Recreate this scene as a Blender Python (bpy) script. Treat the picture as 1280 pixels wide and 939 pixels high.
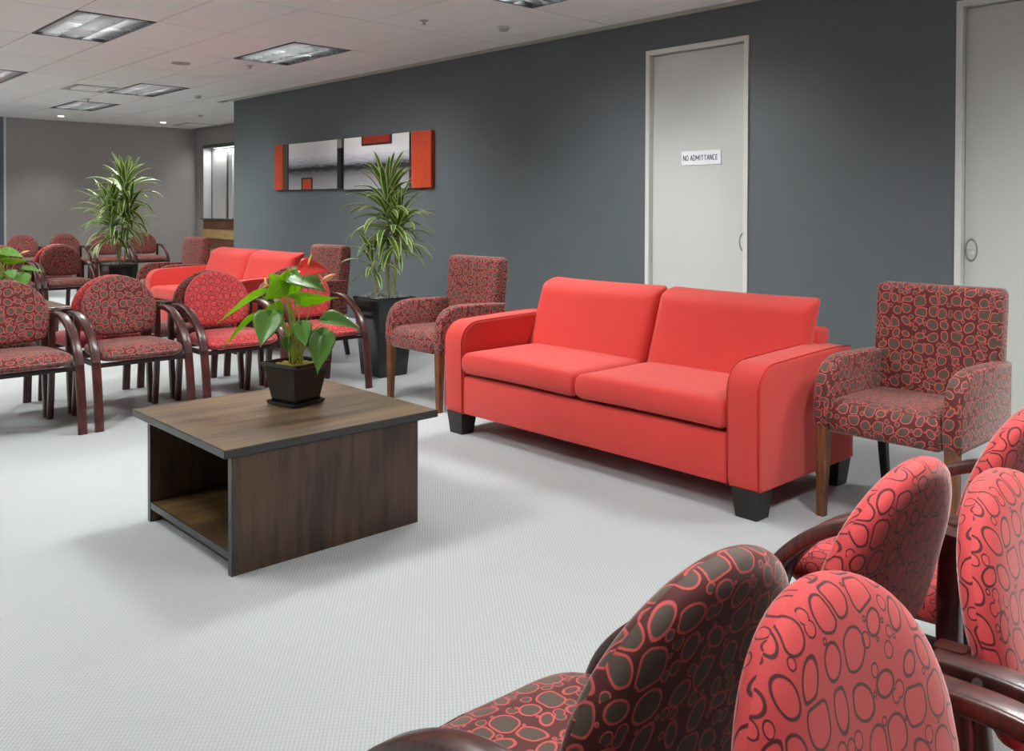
import bpy, bmesh, math, random
from mathutils import Vector, Matrix
random.seed(7)
for o in list(bpy.data.objects): bpy.data.objects.remove(o)
S = bpy.context.scene
PI = math.pi

# ------------------------------------------------------------------ camera
CAM_H, YAW, PITCH, ROLL, FPX, CY = 1.27, .7506, .0133, .0032, 1105.93, 275.33
fwd = Vector((math.sin(YAW), math.cos(YAW), 0)); rgt = Vector((math.cos(YAW), -math.sin(YAW), 0)); upv = Vector((0, 0, 1))
fw2 = fwd*math.cos(PITCH) - upv*math.sin(PITCH); up2 = upv*math.cos(PITCH) + fwd*math.sin(PITCH)
cr = rgt*math.cos(ROLL) + up2*math.sin(ROLL); cu = up2*math.cos(ROLL) - rgt*math.sin(ROLL)
cam = bpy.data.cameras.new('camera'); camo = bpy.data.objects.new('camera', cam); S.collection.objects.link(camo)
m = Matrix((cr, cu, -fw2)).transposed().to_4x4(); m.translation = Vector((0, 0, CAM_H)); camo.matrix_world = m
cam.sensor_width = 36; cam.lens = FPX/1280*36; cam.shift_y = (CY-469.5)/1280; cam.clip_start = .05
S.camera = camo
# ------------------------------------------------------------------ world, exposure
w = bpy.data.worlds.new('world'); S.world = w; w.use_nodes = True
w.node_tree.nodes['Background'].inputs[0].default_value = (.9, .95, 1, 1); w.node_tree.nodes['Background'].inputs[1].default_value = .05
S.view_settings.view_transform = 'Standard'; S.view_settings.look = 'None'; S.view_settings.gamma = 1
S.view_settings.use_curve_mapping = False; S.view_settings.exposure = -0.14
LAMP_W = 9.5; BEAM_W = 13.8
LAMP_COL = (.985, 1.0, .985)
LAMP_TILT = math.radians(42)
HC = 2.76          # ceiling height
XW = 5.6           # dark wall
YF = 16.5          # far wall
XS = 7.14          # recessed side wall
YC = 11.71         # where the dark wall ends
XL, YB = -2.08, -2.6   # walls out of view
# the troffer positions: tile columns run down from X 5.22 in .61 steps, rows up from Y 4.73 in 1.22 steps
def colx(i): return 5.22 - .61*i
def rowy(j): return 4.73 + 1.22*j
TROF = [(4, 2), (1, 2), (1, 5), (1, 7), (4, 5), (1, -1), (4, -1), (7, 2), (7, 5), (7, -1), (4, 7), (7, 7), (1, -4), (4, -4), (7, -4), (10, 2), (10, -1), (10, 5)]

# ------------------------------------------------------------------ helpers
def bm_obj(name, bm, mat, parent=None, smooth=False):
    me = bpy.data.meshes.new(name); bm.normal_update(); bm.to_mesh(me); bm.free()
    if smooth:
        for p in me.polygons: p.use_smooth = True
    me.materials.append(mat)
    o = bpy.data.objects.new(name, me); S.collection.objects.link(o)
    if parent: o.parent = parent
    return o
def tag(o, label, cat, group=None):
    o['label'] = label; o['category'] = cat
    if group: o['group'] = group
    return o
def thing(name, label, cat, loc=(0, 0, 0), rz=0, group=None):
    o = bpy.data.objects.new(name, None); S.collection.objects.link(o); o.empty_display_size = .1
    o.location = loc; o.rotation_euler = (0, 0, rz)
    return tag(o, label, cat, group)
def struct(o): o['kind'] = 'structure'; return o
def dup(root, loc, rz, label, group=None):
    r = root.copy(); S.collection.objects.link(r); r.location = loc; r.rotation_euler = (0, 0, rz); r['label'] = label
    if group: r['group'] = group
    for ch in root.children:
        c = ch.copy(); S.collection.objects.link(c); c.parent = r
        for g in ch.children:
            d = g.copy(); S.collection.objects.link(d); d.parent = c
    return r
def box(bm, x0, x1, y0, y1, z0, z1):
    v = [bm.verts.new((x, y, z)) for z in (z0, z1) for y in (y0, y1) for x in (x0, x1)]
    for f in ((0, 2, 3, 1), (4, 5, 7, 6), (0, 1, 5, 4), (2, 6, 7, 3), (0, 4, 6, 2), (1, 3, 7, 5)): bm.faces.new([v[i] for i in f])
    return v
def boxuv(bm, s=1.0):
    uv = bm.loops.layers.uv.verify(); bm.normal_update()
    for f in bm.faces:
        n = f.normal; a = max(range(3), key=lambda i: abs(n[i]))
        for l in f.loops:
            c = l.vert.co
            l[uv].uv = ((c.y, c.z), (c.x, c.z), (c.x, c.y))[a]
def rbox(x0, x1, y0, y1, z0, z1, r=.01, seg=3, uv=False):
    bm = bmesh.new(); box(bm, x0, x1, y0, y1, z0, z1)
    if r: bmesh.ops.bevel(bm, geom=bm.edges[:], offset=r, segments=seg, profile=.5, affect='EDGES')
    if uv: boxuv(bm)
    return bm
def B(name, x0, x1, y0, y1, z0, z1, mat, parent=None, r=0, seg=2, smooth=False):
    return bm_obj(name, rbox(x0, x1, y0, y1, z0, z1, r, seg, True), mat, parent, smooth)
def autosmooth(o, ang=40):
    me = o.data
    for p in me.polygons: p.use_smooth = True
    try: me.set_sharp_from_angle(angle=math.radians(ang))
    except Exception: pass
    return o
def prism(prof, a0, a1, axis, r=0, seg=3):
    """extrude a closed 2D profile along axis; profile is given in the two other coordinates"""
    bm = bmesh.new()
    def mk(p, a):
        return {'y': (p[0], a, p[1]), 'x': (a, p[0], p[1]), 'z': (p[0], p[1], a)}[axis]
    A = [bm.verts.new(mk(p, a0)) for p in prof]; Bv = [bm.verts.new(mk(p, a1)) for p in prof]
    n = len(prof)
    fa = bm.faces.new(A); fb = bm.faces.new(Bv[::-1])
    for i in range(n): bm.faces.new((A[i], Bv[i], Bv[(i+1) % n], A[(i+1) % n]))
    bmesh.ops.recalc_face_normals(bm, faces=bm.faces[:])
    if r:
        ed = list({e for f in (fa, fb) for e in f.edges})
        bmesh.ops.bevel(bm, geom=ed, offset=r, segments=seg, profile=.5, affect='EDGES')
    boxuv(bm)
    return bm
def sweep(path, sec, side=Vector((1, 0, 0)), caps=True, scale=None):
    """sweep closed 2D section (a along side, b along normal) on a path"""
    bm = bmesh.new(); rings = []; n = len(path)
    path = [Vector(p) for p in path]
    for i, p in enumerate(path):
        t = (path[min(i+1, n-1)] - path[max(i-1, 0)]).normalized()
        nn = t.cross(side).normalized(); ss = nn.cross(t).normalized()
        k = scale[i] if scale else 1
        rings.append([bm.verts.new(p + ss*a*k + nn*b*k) for a, b in sec])
    m_ = len(sec)
    for i in range(n-1):
        for j in range(m_): bm.faces.new((rings[i][j], rings[i][(j+1) % m_], rings[i+1][(j+1) % m_], rings[i+1][j]))
    if caps: bm.faces.new(rings[0][::-1]); bm.faces.new(rings[-1])
    bmesh.ops.recalc_face_normals(bm, faces=bm.faces[:]); boxuv(bm)
    return bm
def rsec(w_, t_, r, k=2):
    out = []
    for cx, cy, a0 in ((w_/2-r, t_/2-r, 0), (-w_/2+r, t_/2-r, 90), (-w_/2+r, -t_/2+r, 180), (w_/2-r, -t_/2+r, 270)):
        for i in range(k+1):
            a = math.radians(a0 + 90*i/k); out.append((cx + r*math.cos(a), cy + r*math.sin(a)))
    return out
def circ(r, n=8): return [(r*math.cos(2*PI*i/n), r*math.sin(2*PI*i/n)) for i in range(n)]
def bez(p, n=8):
    """catmull-rom through points"""
    p = [Vector(q) for q in p]; P = [p[0]*2-p[1]] + p + [p[-1]*2-p[-2]]; out = []
    for i in range(1, len(P)-2):
        for k in range(n):
            t = k/n; a, b, c, d = P[i-1:i+3]
            out.append(.5*((2*b) + (c-a)*t + (2*a-5*b+4*c-d)*t*t + (3*b-a-3*c+d)*t**3))
    out.append(p[-1]); return out
def pad(outline, T, xf, nf=5, nb=7, uvs=1.0, rings=(0, .35, .6, .78, .88, .94, .975, .993, 1)):
    """upholstered pad: outline in (u, v); T thickness; xf maps (u, v, d) to xyz. Front is +d"""
    bm = bmesh.new(); uv = bm.loops.layers.uv.verify(); uvd = {}
    cu_ = sum(p[0] for p in outline)/len(outline); cv_ = sum(p[1] for p in outline)/len(outline); N = len(outline)
    def prof(s, n): return (max(0, 1-s**n))**.5
    def ring(s, d):
        return [bm.verts.new(xf(cu_+(u-cu_)*s, cv_+(v-cv_)*s, d)) for (u, v) in outline]
    # each ring: vertices and its pattern scale (arc length over the rounded edge)
    R = [(ring(s, T/2*prof(s, nf)), s + (1-prof(s, nf))*T*2.0) for s in rings[1:]]; NF = len(R)
    R += [(ring(s, -T/2*prof(s, nb)), s + (1-prof(s, nb))*T*2.0) for s in rings[-2:0:-1]]
    c0 = bm.verts.new(xf(cu_, cv_, T/2)); c1 = bm.verts.new(xf(cu_, cv_, -T/2))
    def face(vs, ks, js, back):
        f = bm.faces.new(vs)
        for l, k, j in zip(f.loops, ks, js):
            u, v = outline[j % N]; o_ = 7.31 if back else 0
            l[uv].uv = ((cu_+(u-cu_)*k)*uvs + o_, (cv_+(v-cv_)*k)*uvs + o_)
    for i in range(N):
        face((c0, R[0][0][i], R[0][0][(i+1) % N]), (0, R[0][1], R[0][1]), (i, i, i+1), False)
        face((c1, R[-1][0][(i+1) % N], R[-1][0][i]), (0, R[-1][1], R[-1][1]), (i, i+1, i), True)
    for q, ((a, ka), (b, kb)) in enumerate(zip(R, R[1:])):
        for i in range(N): face((a[i], b[i], b[(i+1) % N], a[(i+1) % N]), (ka, kb, kb, ka), (i, i, i+1, i+1), q >= NF-1)
    bmesh.ops.recalc_face_normals(bm, faces=bm.faces[:])
    return bm

# ------------------------------------------------------------------ materials
def srgb(r, g, b):
    f = lambda c: (c/255/12.92) if c/255 <= .04045 else ((c/255+.055)/1.055)**2.4
    return (f(r), f(g), f(b), 1)
class NT:
    def __init__(s, name, col=(.5, .5, .5, 1), rough=.5, metal=0, spec=.5):
        s.m = bpy.data.materials.new(name); s.m.use_nodes = True; s.t = s.m.node_tree; s.b = s.t.nodes['Principled BSDF']
        s.b.inputs['Base Color'].default_value = col; s.b.inputs['Roughness'].default_value = rough
        s.b.inputs['Metallic'].default_value = metal; s.b.inputs['Specular IOR Level'].default_value = spec
    def n(s, typ, **kw):
        q = s.t.nodes.new(typ)
        for k, v in kw.items(): setattr(q, k, v)
        return q
    def l(s, a, b): s.t.links.new(a, b)
    def math(s, op, a, b=None, c=None, clamp=False):
        q = s.n('ShaderNodeMath', operation=op); q.use_clamp = clamp
        for i, v in enumerate((a, b, c)):
            if v is None: continue
            if isinstance(v, (int, float)): q.inputs[i].default_value = v
            else: s.l(v, q.inputs[i])
        return q.outputs[0]
    def sstep(s, v, a, b):
        q = s.n('ShaderNodeMapRange', interpolation_type='SMOOTHSTEP'); s.l(v, q.inputs[0]); q.inputs[1].default_value = a; q.inputs[2].default_value = b
        return q.outputs[0]
    def mix(s, f, a, b):
        q = s.n('ShaderNodeMix', data_type='RGBA')
        if isinstance(f, (int, float)): q.inputs[0].default_value = f
        else: s.l(f, q.inputs[0])
        for v, i in ((a, 6), (b, 7)):
            if isinstance(v, tuple): q.inputs[i].default_value = v
            else: s.l(v, q.inputs[i])
        return q.outputs[2]
    def coord(s, kind='Object', scale=(1, 1, 1), rot=(0, 0, 0)):
        c = s.n('ShaderNodeTexCoord'); mp = s.n('ShaderNodeMapping'); s.l(c.outputs[kind], mp.inputs[0])
        mp.inputs['Scale'].default_value = scale; mp.inputs['Rotation'].default_value = rot; return mp.outputs[0]
    def noise(s, vec, scale, detail=3, rough=.5):
        q = s.n('ShaderNodeTexNoise'); s.l(vec, q.inputs['Vector']); q.inputs['Scale'].default_value = scale
        q.inputs['Detail'].default_value = detail; q.inputs['Roughness'].default_value = rough; return q.outputs[0]
    def bump(s, h, strength=.3, dist=.002):
        q = s.n('ShaderNodeBump'); s.l(h, q.inputs['Height']); q.inputs['Strength'].default_value = strength; q.inputs['Distance'].default_value = dist
        s.l(q.outputs[0], s.b.inputs['Normal'])
    def color(s, c): s.l(c, s.b.inputs['Base Color'])

def simple(name, c, rough=.5, metal=0, spec=.5, var=.06, nscale=6):
    t = NT(name, c, rough, metal, spec)
    v = t.coord(); n = t.noise(v, nscale, 4)
    d = tuple(x*(1-var) for x in c[:3])+(1,); e = tuple(min(1, x*(1+var)) for x in c[:3])+(1,)
    t.color(t.mix(n, d, e)); return t.m

def fabric_pattern(name, ground, ring, inner, scale=19.5):
    t = NT(name, ground, .75, 0, .35)
    uv = t.coord('UV', (scale, scale, scale))
    def layer(vec, rnd, amin, amax, w, seedoff):
        vo = t.n('ShaderNodeTexVoronoi', voronoi_dimensions='2D', feature='F1'); t.l(vec, vo.inputs['Vector']); vo.inputs['Scale'].default_value = 1; vo.inputs['Randomness'].default_value = rnd
        ve = t.n('ShaderNodeTexVoronoi', voronoi_dimensions='2D', feature='DISTANCE_TO_EDGE'); t.l(vec, ve.inputs['Vector']); ve.inputs['Scale'].default_value = 1; ve.inputs['Randomness'].default_value = rnd
        sub = t.n('ShaderNodeVectorMath', operation='SUBTRACT'); t.l(vec, sub.inputs[0]); t.l(vo.outputs['Position'], sub.inputs[1])
        wn = t.n('ShaderNodeTexWhiteNoise', noise_dimensions='3D'); t.l(vo.outputs['Color'], wn.inputs['Vector'])
        sp = t.n('ShaderNodeSeparateColor'); t.l(wn.outputs['Color'], sp.inputs[0])
        ang = t.math('MULTIPLY', sp.outputs[0], 3.1416)
        vr = t.n('ShaderNodeVectorRotate', rotation_type='Z_AXIS'); t.l(sub.outputs[0], vr.inputs['Vector']); t.l(ang, vr.inputs['Angle'])
        sx = t.n('ShaderNodeSeparateXYZ'); t.l(vr.outputs[0], sx.inputs[0])
        a = t.math('MULTIPLY_ADD', sp.outputs[1], amax-amin, amin)
        asp = t.math('MULTIPLY_ADD', sp.outputs[2], .48, .52)
        b = t.math('MULTIPLY', a, asp)
        ex = t.math('DIVIDE', sx.outputs[0], a); ey = t.math('DIVIDE', sx.outputs[1], b)
        e = t.math('SQRT', t.math('ADD', t.math('MULTIPLY', ex, ex), t.math('MULTIPLY', ey, ey)))
        di = t.math('MULTIPLY', t.math('SUBTRACT', 1.0, e), b)
        de = t.math('SUBTRACT', ve.outputs['Distance'], .03)
        return t.math('SMOOTH_MIN', di, de, .10), vo.outputs['Position']
    d1, _p = layer(uv, .42, .37, .58, .05, 0)
    # small rings fill the gaps between the large ones
    mp = t.n('ShaderNodeVectorMath', operation='MULTIPLY'); t.l(uv, mp.inputs[0]); mp.inputs[1].default_value = (2.1, 2.1, 2.1)
    v2 = t.n('ShaderNodeTexVoronoi', voronoi_dimensions='2D', feature='F1'); t.l(mp.outputs[0], v2.inputs['Vector']); v2.inputs['Scale'].default_value = 1; v2.inputs['Randomness'].default_value = .9
    c2 = t.n('ShaderNodeVectorMath', operation='MULTIPLY'); t.l(v2.outputs['Position'], c2.inputs[0]); c2.inputs[1].default_value = (1/2.1, 1/2.1, 1/2.1)
    dc, _p = layer(c2.outputs[0], .42, .37, .58, .05, 0)
    dd = t.n('ShaderNodeVectorMath', operation='DISTANCE'); t.l(uv, dd.inputs[0]); t.l(c2.outputs[0], dd.inputs[1])
    rad = t.math('MINIMUM', t.math('MULTIPLY_ADD', dc, -1.25, -.01), .2)
    big2 = t.sstep(rad, .05, .056)
    d2 = t.math('SUBTRACT', rad, dd.outputs['Value'])
    W = .052
    r1 = t.math('SUBTRACT', t.sstep(d1, -.012, .012), t.sstep(d1, W, W+.03))
    i1 = t.sstep(d1, W, W+.03)
    r2 = t.math('MULTIPLY', big2, t.math('SUBTRACT', t.sstep(d2, -.012, .008), t.sstep(d2, .035, .055)))
    i2 = t.math('MULTIPLY', big2, t.sstep(d2, .035, .055))
    rr = t.math('MAXIMUM', r1, r2); ii = t.math('MAXIMUM', i1, i2)
    weave = t.noise(t.coord('UV', (1, 1, 1)), 900, 2)
    c = t.mix(ii, ground, inner); c = t.mix(rr, c, ring)
    hs = t.n('ShaderNodeHueSaturation'); t.l(c, hs.inputs['Color']); t.l(t.math('MULTIPLY_ADD', weave, .5, .75), hs.inputs['Value'])
    t.color(hs.outputs[0]); t.b.inputs['Sheen Weight'].default_value = .5; t.b.inputs['Sheen Roughness'].default_value = .35
    t.b.inputs['Sheen Tint'].default_value = (1, .8, .75, 1)
    t.bump(t.math('ADD', t.math('MULTIPLY', rr, .5), t.math('MULTIPLY', weave, .6)), .25, .001)
    return t.m
M = {}
M['fab_brown'] = fabric_pattern('brown ringed fabric', srgb(84, 38, 36), srgb(196, 86, 80), srgb(84, 72, 64))
M['fab_red'] = fabric_pattern('red ringed fabric', srgb(196, 66, 68), srgb(76, 28, 32), srgb(204, 72, 72))
def sofa_mat():
    t = NT('red wool', srgb(214, 52, 48), .85, 0, .25); v = t.coord()
    n = t.noise(v, 450, 2); n2 = t.noise(v, 3, 2)
    c = t.mix(n, srgb(188, 48, 44), srgb(220, 72, 66)); hs = t.n('ShaderNodeHueSaturation'); t.l(c, hs.inputs['Color'])
    t.l(t.math('MULTIPLY_ADD', n2, .16, .92), hs.inputs['Value']); t.color(hs.outputs[0])
    t.b.inputs['Sheen Weight'].default_value = .3; t.b.inputs['Sheen Tint'].default_value = (1, .7, .65, 1); t.bump(n, .3, .001); return t.m
M['sofa'] = sofa_mat()
M['sofa_dark'] = simple('red piping', srgb(176, 34, 32), .8, 0, .2)
def carpet():
    t = NT('woven carpet', (.5, .5, .5, 1), .95, 0, .1)
    v = t.coord('Object', (1, 1, 1), (0, 0, math.radians(38)))
    sx = t.n('ShaderNodeSeparateXYZ'); t.l(v, sx.inputs[0])
    nz = t.noise(v, 60, 2)
    a = t.math('SINE', t.math('ADD', t.math('MULTIPLY', sx.outputs[0], 2*PI/.0105), t.math('MULTIPLY', nz, 1.5)))
    b = t.math('SINE', t.math('ADD', t.math('MULTIPLY', sx.outputs[1], 2*PI/.0150), t.math('MULTIPLY', nz, 1.5)))
    h = t.math('MULTIPLY_ADD', t.math('ADD', a, t.math('MULTIPLY', b, .35)), .3, .5, True)
    fine = t.noise(v, 300, 2); big = t.noise(v, .9, 3)
    c = t.mix(h, srgb(163, 167, 167), srgb(186, 190, 190))
    hs = t.n('ShaderNodeHueSaturation'); t.l(c, hs.inputs['Color']); t.l(t.math('ADD', t.math('MULTIPLY_ADD', fine, .22, .86), t.math('MULTIPLY_ADD', big, .06, 0)), hs.inputs['Value'])
    t.color(hs.outputs[0]); t.bump(h, .35, .002); return t.m
M['carpet'] = carpet()
M['slate'] = simple('slate paint', srgb(93, 100, 103), .55, 0, .4, .03, 3)
M['greywall'] = simple('warm grey paint', srgb(162, 158, 156), .7, 0, .3, .03, 3)
M['bluewall'] = simple('blue grey paint', srgb(104, 108, 126), .7, 0, .3, .03, 3)
M['white'] = simple('white trim', srgb(214, 214, 210), .45, 0, .4, .02)
M['bead'] = simple('plaster edge', srgb(188, 187, 178), .6, 0, .3, .02)
M['door'] = simple('door paint', srgb(196, 199, 195), .5, 0, .4, .02, 2)
M['steel'] = simple('satin steel', srgb(190, 190, 188), .3, .9, .5, .03)
M['handle'] = simple('satin pull steel', srgb(150, 150, 148), .3, .8, .5, .02)
M['void'] = simple('ceiling void', srgb(60, 56, 54), .9)
M['louvre'] = simple('bright aluminium', srgb(238, 240, 242), .28, 1.0, .5, .02)
M['tray'] = simple('lamp tray', srgb(90, 92, 94), .3, .6)
def tile_mat():
    t = NT('ceiling tile', srgb(206, 200, 196), .9, 0, .2); v = t.coord()
    n = t.noise(v, 160, 3, .7); c = t.mix(t.sstep(n, .30, .5), srgb(224, 222, 221), srgb(238, 236, 235)); t.color(c); t.bump(n, .15, .001); return t.m
M['tile'] = tile_mat()
M['tile_b'] = simple('ceiling tile edge', srgb(186, 180, 174), .9, 0, .2, .03)
def wood(name, c0, c1, rough, axis='X', scale=1.0, spec=.5, coat=0):
    t = NT(name, c0, rough, 0, spec)
    sc = {'X': (1.2, 14, 14), 'Z': (14, 14, 1.2), 'Y': (14, 1.2, 14)}[axis]
    v = t.coord('Object', tuple(s*scale for s in sc)); n = t.noise(v, 2.5, 6, .65)
    v2 = t.coord('Object', (1, 1, 1)); n2 = t.noise(v2, 5*scale, 3)
    f = t.sstep(t.math('ADD', t.math('MULTIPLY', n, .75), t.math('MULTIPLY', n2, .35)), .38, .72)
    t.color(t.mix(f, c0, c1)); t.bump(n, .08, .001); t.b.inputs['Coat Weight'].default_value = coat; t.b.inputs['Coat Roughness'].default_value = .25
    return t.m
M['mahogany'] = wood('dark mahogany', srgb(38, 18, 18), srgb(88, 38, 32), .32, 'Z', 2, .5, .35)
M['walnut'] = wood('walnut', srgb(80, 44, 24), srgb(132, 80, 44), .45, 'Z', 2)
M['wenge'] = wood('dark stained veneer', srgb(46, 34, 28), srgb(88, 62, 46), .42, 'Z', .8, .5, .1)
M['wenge_top'] = wood('dark stained veneer top', srgb(66, 52, 38), srgb(124, 98, 70), .4, 'X', .35, .5, .25)
M['edge'] = simple('dark edge band', srgb(54, 54, 54), .22, 0, .5, .04)
M['shelf_wood'] = wood('shelf veneer', srgb(52, 38, 24), srgb(110, 84, 52), .4, 'X', .7)
M['foot'] = simple('black lacquer foot', srgb(26, 24, 22), .4)
M['darkrail'] = simple('dark rail', srgb(34, 20, 20), .4)
M['blackpot'] = simple('black ceramic', srgb(22, 21, 22), .16, 0, .6, .2, 12)
M['planter'] = simple('black gloss planter', srgb(30, 31, 33), .12, 0, .6, .05)
M['pebble'] = simple('grey pebbles', srgb(120, 120, 118), .6, 0, .5, .5, 40)
M['moss'] = simple('mossy soil', srgb(118, 104, 34), .95, 0, .2, .6, 60)
M['soil'] = simple('dark soil', srgb(30, 26, 22), .95)
M['plank_dark'] = wood('brown plank', srgb(96, 58, 38), srgb(126, 80, 54), .5, 'Y', 1)
M['plank_light'] = wood('honey plank', srgb(178, 146, 92), srgb(200, 168, 112), .5, 'Y', 1)
M['counter'] = simple('counter top', srgb(90, 84, 78), .35)
M['shutter'] = simple('shutter grey', srgb(216, 218, 214), .5)
M['reveal'] = simple('reveal grey', srgb(196, 198, 202), .5)
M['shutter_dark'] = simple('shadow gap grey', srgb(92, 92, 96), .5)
M['sign'] = simple('sign plate', srgb(235, 237, 240), .3, 0, .5, .01)
M['ink'] = simple('sign ink', srgb(30, 34, 52), .5)
M['speaker'] = simple('speaker grille', srgb(168, 150, 146), .7)
def leafm(name, c0, c1, rough=.3, edge=None, trans=.0):
    t = NT(name, c0, rough, 0, .5); v = t.coord('UV'); sx = t.n('ShaderNodeSeparateXYZ'); t.l(v, sx.inputs[0])
    n = t.noise(t.coord('Object'), 9, 3); c = t.mix(n, c0, c1)
    d = t.math('ABSOLUTE', t.math('SUBTRACT', sx.outputs[0], .5))
    if edge:
        nn = t.noise(t.coord('UV', (14, .6, 1)), 3, 2)
        c = t.mix(t.sstep(t.math('ADD', d, t.math('MULTIPLY', nn, .12)), .34, .40), c, edge)
    else:
        c = t.mix(t.sstep(d, .03, .0), c, tuple(min(1, x*1.7) for x in c0[:3])+(1,))
    t.color(c)
    if trans:
        tr = t.n('ShaderNodeBsdfTranslucent'); t.l(c, tr.inputs[0]); mx = t.n('ShaderNodeMixShader'); mx.inputs[0].default_value = trans
        out = t.t.nodes['Material Output']; t.l(t.b.outputs[0], mx.inputs[1]); t.l(tr.outputs[0], mx.inputs[2]); t.l(mx.outputs[0], out.inputs['Surface'])
    return t.m
M['dracaena'] = leafm('striped strap leaf', srgb(62, 96, 26), srgb(100, 138, 44), .38, srgb(196, 206, 146), .25)
M['anth_dark'] = leafm('glossy green leaf', srgb(78, 126, 46), srgb(122, 168, 84), .22, None, .3)
M['anth_lime'] = leafm('lime green leaf', srgb(150, 196, 22), srgb(186, 222, 52), .3, None, .6)
M['stem'] = simple('lime stem', srgb(160, 178, 70), .4)
M['cane'] = simple('ringed cane', srgb(138, 134, 84), .7, 0, .3, .4, 40)
M['spathe'] = simple('red spathe', srgb(226, 62, 56), .25)
M['spadix'] = simple('yellow spadix', srgb(232, 208, 96), .5)
M['bud'] = simple('peach bud', srgb(226, 164, 110), .4)
M['budred'] = simple('dusty red bud', srgb(178, 78, 66), .4)
def emis(name, c, s):
    t = NT(name, c, .5); t.b.inputs['Emission Color'].default_value = c; t.b.inputs['Emission Strength'].default_value = s; return t.m
M['downglow'] = emis('downlight lamp', (1, .93, .88, 1), 14)

# ------------------------------------------------------------------ setting
struct(B('floor', XL-.1, XS+.5, YB-.1, YF+.1, -.1, 0, M['carpet']))
struct(B('wall_left', XL-.12, XL, YB-.1, YF+.1, 0, 3, M['greywall']))
struct(B('wall_back', XL-.1, XW+.2, YB-.12, YB, 0, 3, M['greywall']))
# dark wall with two door openings
D = [(1.15, 2.045), (3.54, 4.40)]; DH = 2.488; WT = .16
bm = bmesh.new()
box(bm, XW, XW+WT, YB, D[0][0], 0, 3); box(bm, XW, XW+WT, D[0][1], D[1][0], 0, 3); box(bm, XW, XW+WT, D[1][1], YC, 0, 3)
for a, b in D: box(bm, XW, XW+WT, a, b, DH, 3)
struct(bm_obj('wall_right', bm, M['slate']))
# return wall hidden behind the corner, side wall with the servery opening, far wall
struct(B('wall_return', XW+WT, XS+.2, YC-.16, YC-.02, 0, 3, M['slate']))
SO = (13.6, 16.21, 1.065, 2.43)
bm = bmesh.new()
box(bm, XS, XS+.2, YC-.02, SO[0], 0, 3); box(bm, XS, XS+.2, SO[1], YF, 0, 3); box(bm, XS, XS+.2, SO[0], SO[1], SO[3], 3); box(bm, XS, XS+.2, SO[0], SO[1], 0, SO[2]-.02)
struct(bm_obj('wall_side', bm, M['greywall']))
bm = bmesh.new(); box(bm, 3.885, XS+.2, YF, YF+.12, 0, 3); struct(bm_obj('wall_far', bm, M['greywall']))
bm = bmesh.new(); box(bm, XL, 3.85, YF, YF+.12, 0, 3); struct(bm_obj('wall_far_left', bm, M['bluewall']))
struct(B('trim_1', 3.85, 3.885, YF-.012, YF+.05, 0, HC, M['white']))
# servery opening
win = bpy.data.objects.new('window_1', None); S.collection.objects.link(win); win.location = (XS, 15, 1.07); struct(win)
def wp(name, *a, mat): o = B(name, *a, mat); o.parent = win; o.location = (-XS, -15, -1.07); return o
wp('reveal', XS, XS+.18, SO[1]-.012, SO[1]+.01, SO[2], SO[3], mat=M['reveal'])
wp('sill', XS, XS+.18, SO[0], SO[1], SO[2]-.019, SO[2]-.001, mat=M['counter'])
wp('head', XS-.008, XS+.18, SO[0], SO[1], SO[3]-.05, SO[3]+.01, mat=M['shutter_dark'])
wp('shutter_panel', XS+.16, XS+.18, 15.60, SO[1], SO[2], SO[3]-.05, mat=M['shutter'])
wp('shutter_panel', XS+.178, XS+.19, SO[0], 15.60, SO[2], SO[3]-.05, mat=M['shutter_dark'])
wp('jamb', XS+.12, XS+.18, 15.25, 15.40, SO[2], SO[3]-.05, mat=M['white'])
wp('head_rail', XS+.05, XS+.08, SO[0], SO[1]-.35, SO[3]-.09, SO[3]-.05, mat=M['steel'])
wp('bead', XS+.150, XS+.162, 16.17, 16.19, SO[2], SO[3]-.05, mat=M['shutter_dark'])
sl = bpy.data.lights.new('servery lamp', 'AREA'); sl.shape = 'RECTANGLE'; sl.size = .1; sl.size_y = 1.6; sl.energy = 24
so_ = bpy.data.objects.new('servery_lamp', sl); S.collection.objects.link(so_); so_.location = (XS+.09, 15.2, SO[3]-.06)
cn = thing('servery_counter', 'striped timber servery counter below the shuttered opening at the far corner', 'counter', (XS, 15, 0))
def cp(name, x0, x1, y0, y1, z0, z1, mat, r=.003): return B(name, x0-XS, x1-XS, y0-15, y1-15, z0, z1, mat, cn, r)
cp('countertop', XS-.05, XS-.001, 13.5, 16.28, 1.045, 1.068, M['counter'])
zz = [1.045, .868, .693, .50, .325, .16, .0]
for i in range(6): cp('plank', XS-.022, XS-.001, 13.5, 16.16, zz[i+1]+.004, zz[i]-.004, M['plank_dark'] if i % 2 == 0 else M['plank_light'])
# ceiling: void slab above, grid bars and one tile per cell
ceil = bpy.data.objects.new('ceiling', None); S.collection.objects.link(ceil); ceil.location = (2, 7, HC); struct(ceil)
def cpar(o): o.parent = ceil; o.location = Vector(o.location) - Vector((2, 7, HC)); return o
cpar(B('void_slab', XL-.2, XS+.3, YB-.2, YF+.2, HC+.16, HC+.2, M['void']))
bm = bmesh.new(); G = .0065
for i in range(0, 13): box(bm, colx(i)-.012, colx(i)+.012, YB, YF, HC+.006, HC+.02)
for i in (-1, -2, -3): box(bm, colx(i)-.012, colx(i)+.012, YC, YF, HC+.006, HC+.02)
for j in range(-6, 10): box(bm, XL, XW if rowy(j) < YC else XS, rowy(j)-.012, rowy(j)+.012, HC+.0062, HC+.0202)
go = bm_obj('grid_bar', bm, M['tile_b']); go['kind'] = 'stuff'; cpar(go)
tb = rbox(-.305+G, .305-G, -.61+G, .61-G, 0, .018, .003, 1, True); t0 = bm_obj('ceiling_tile', tb, M['tile']); first = True
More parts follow.
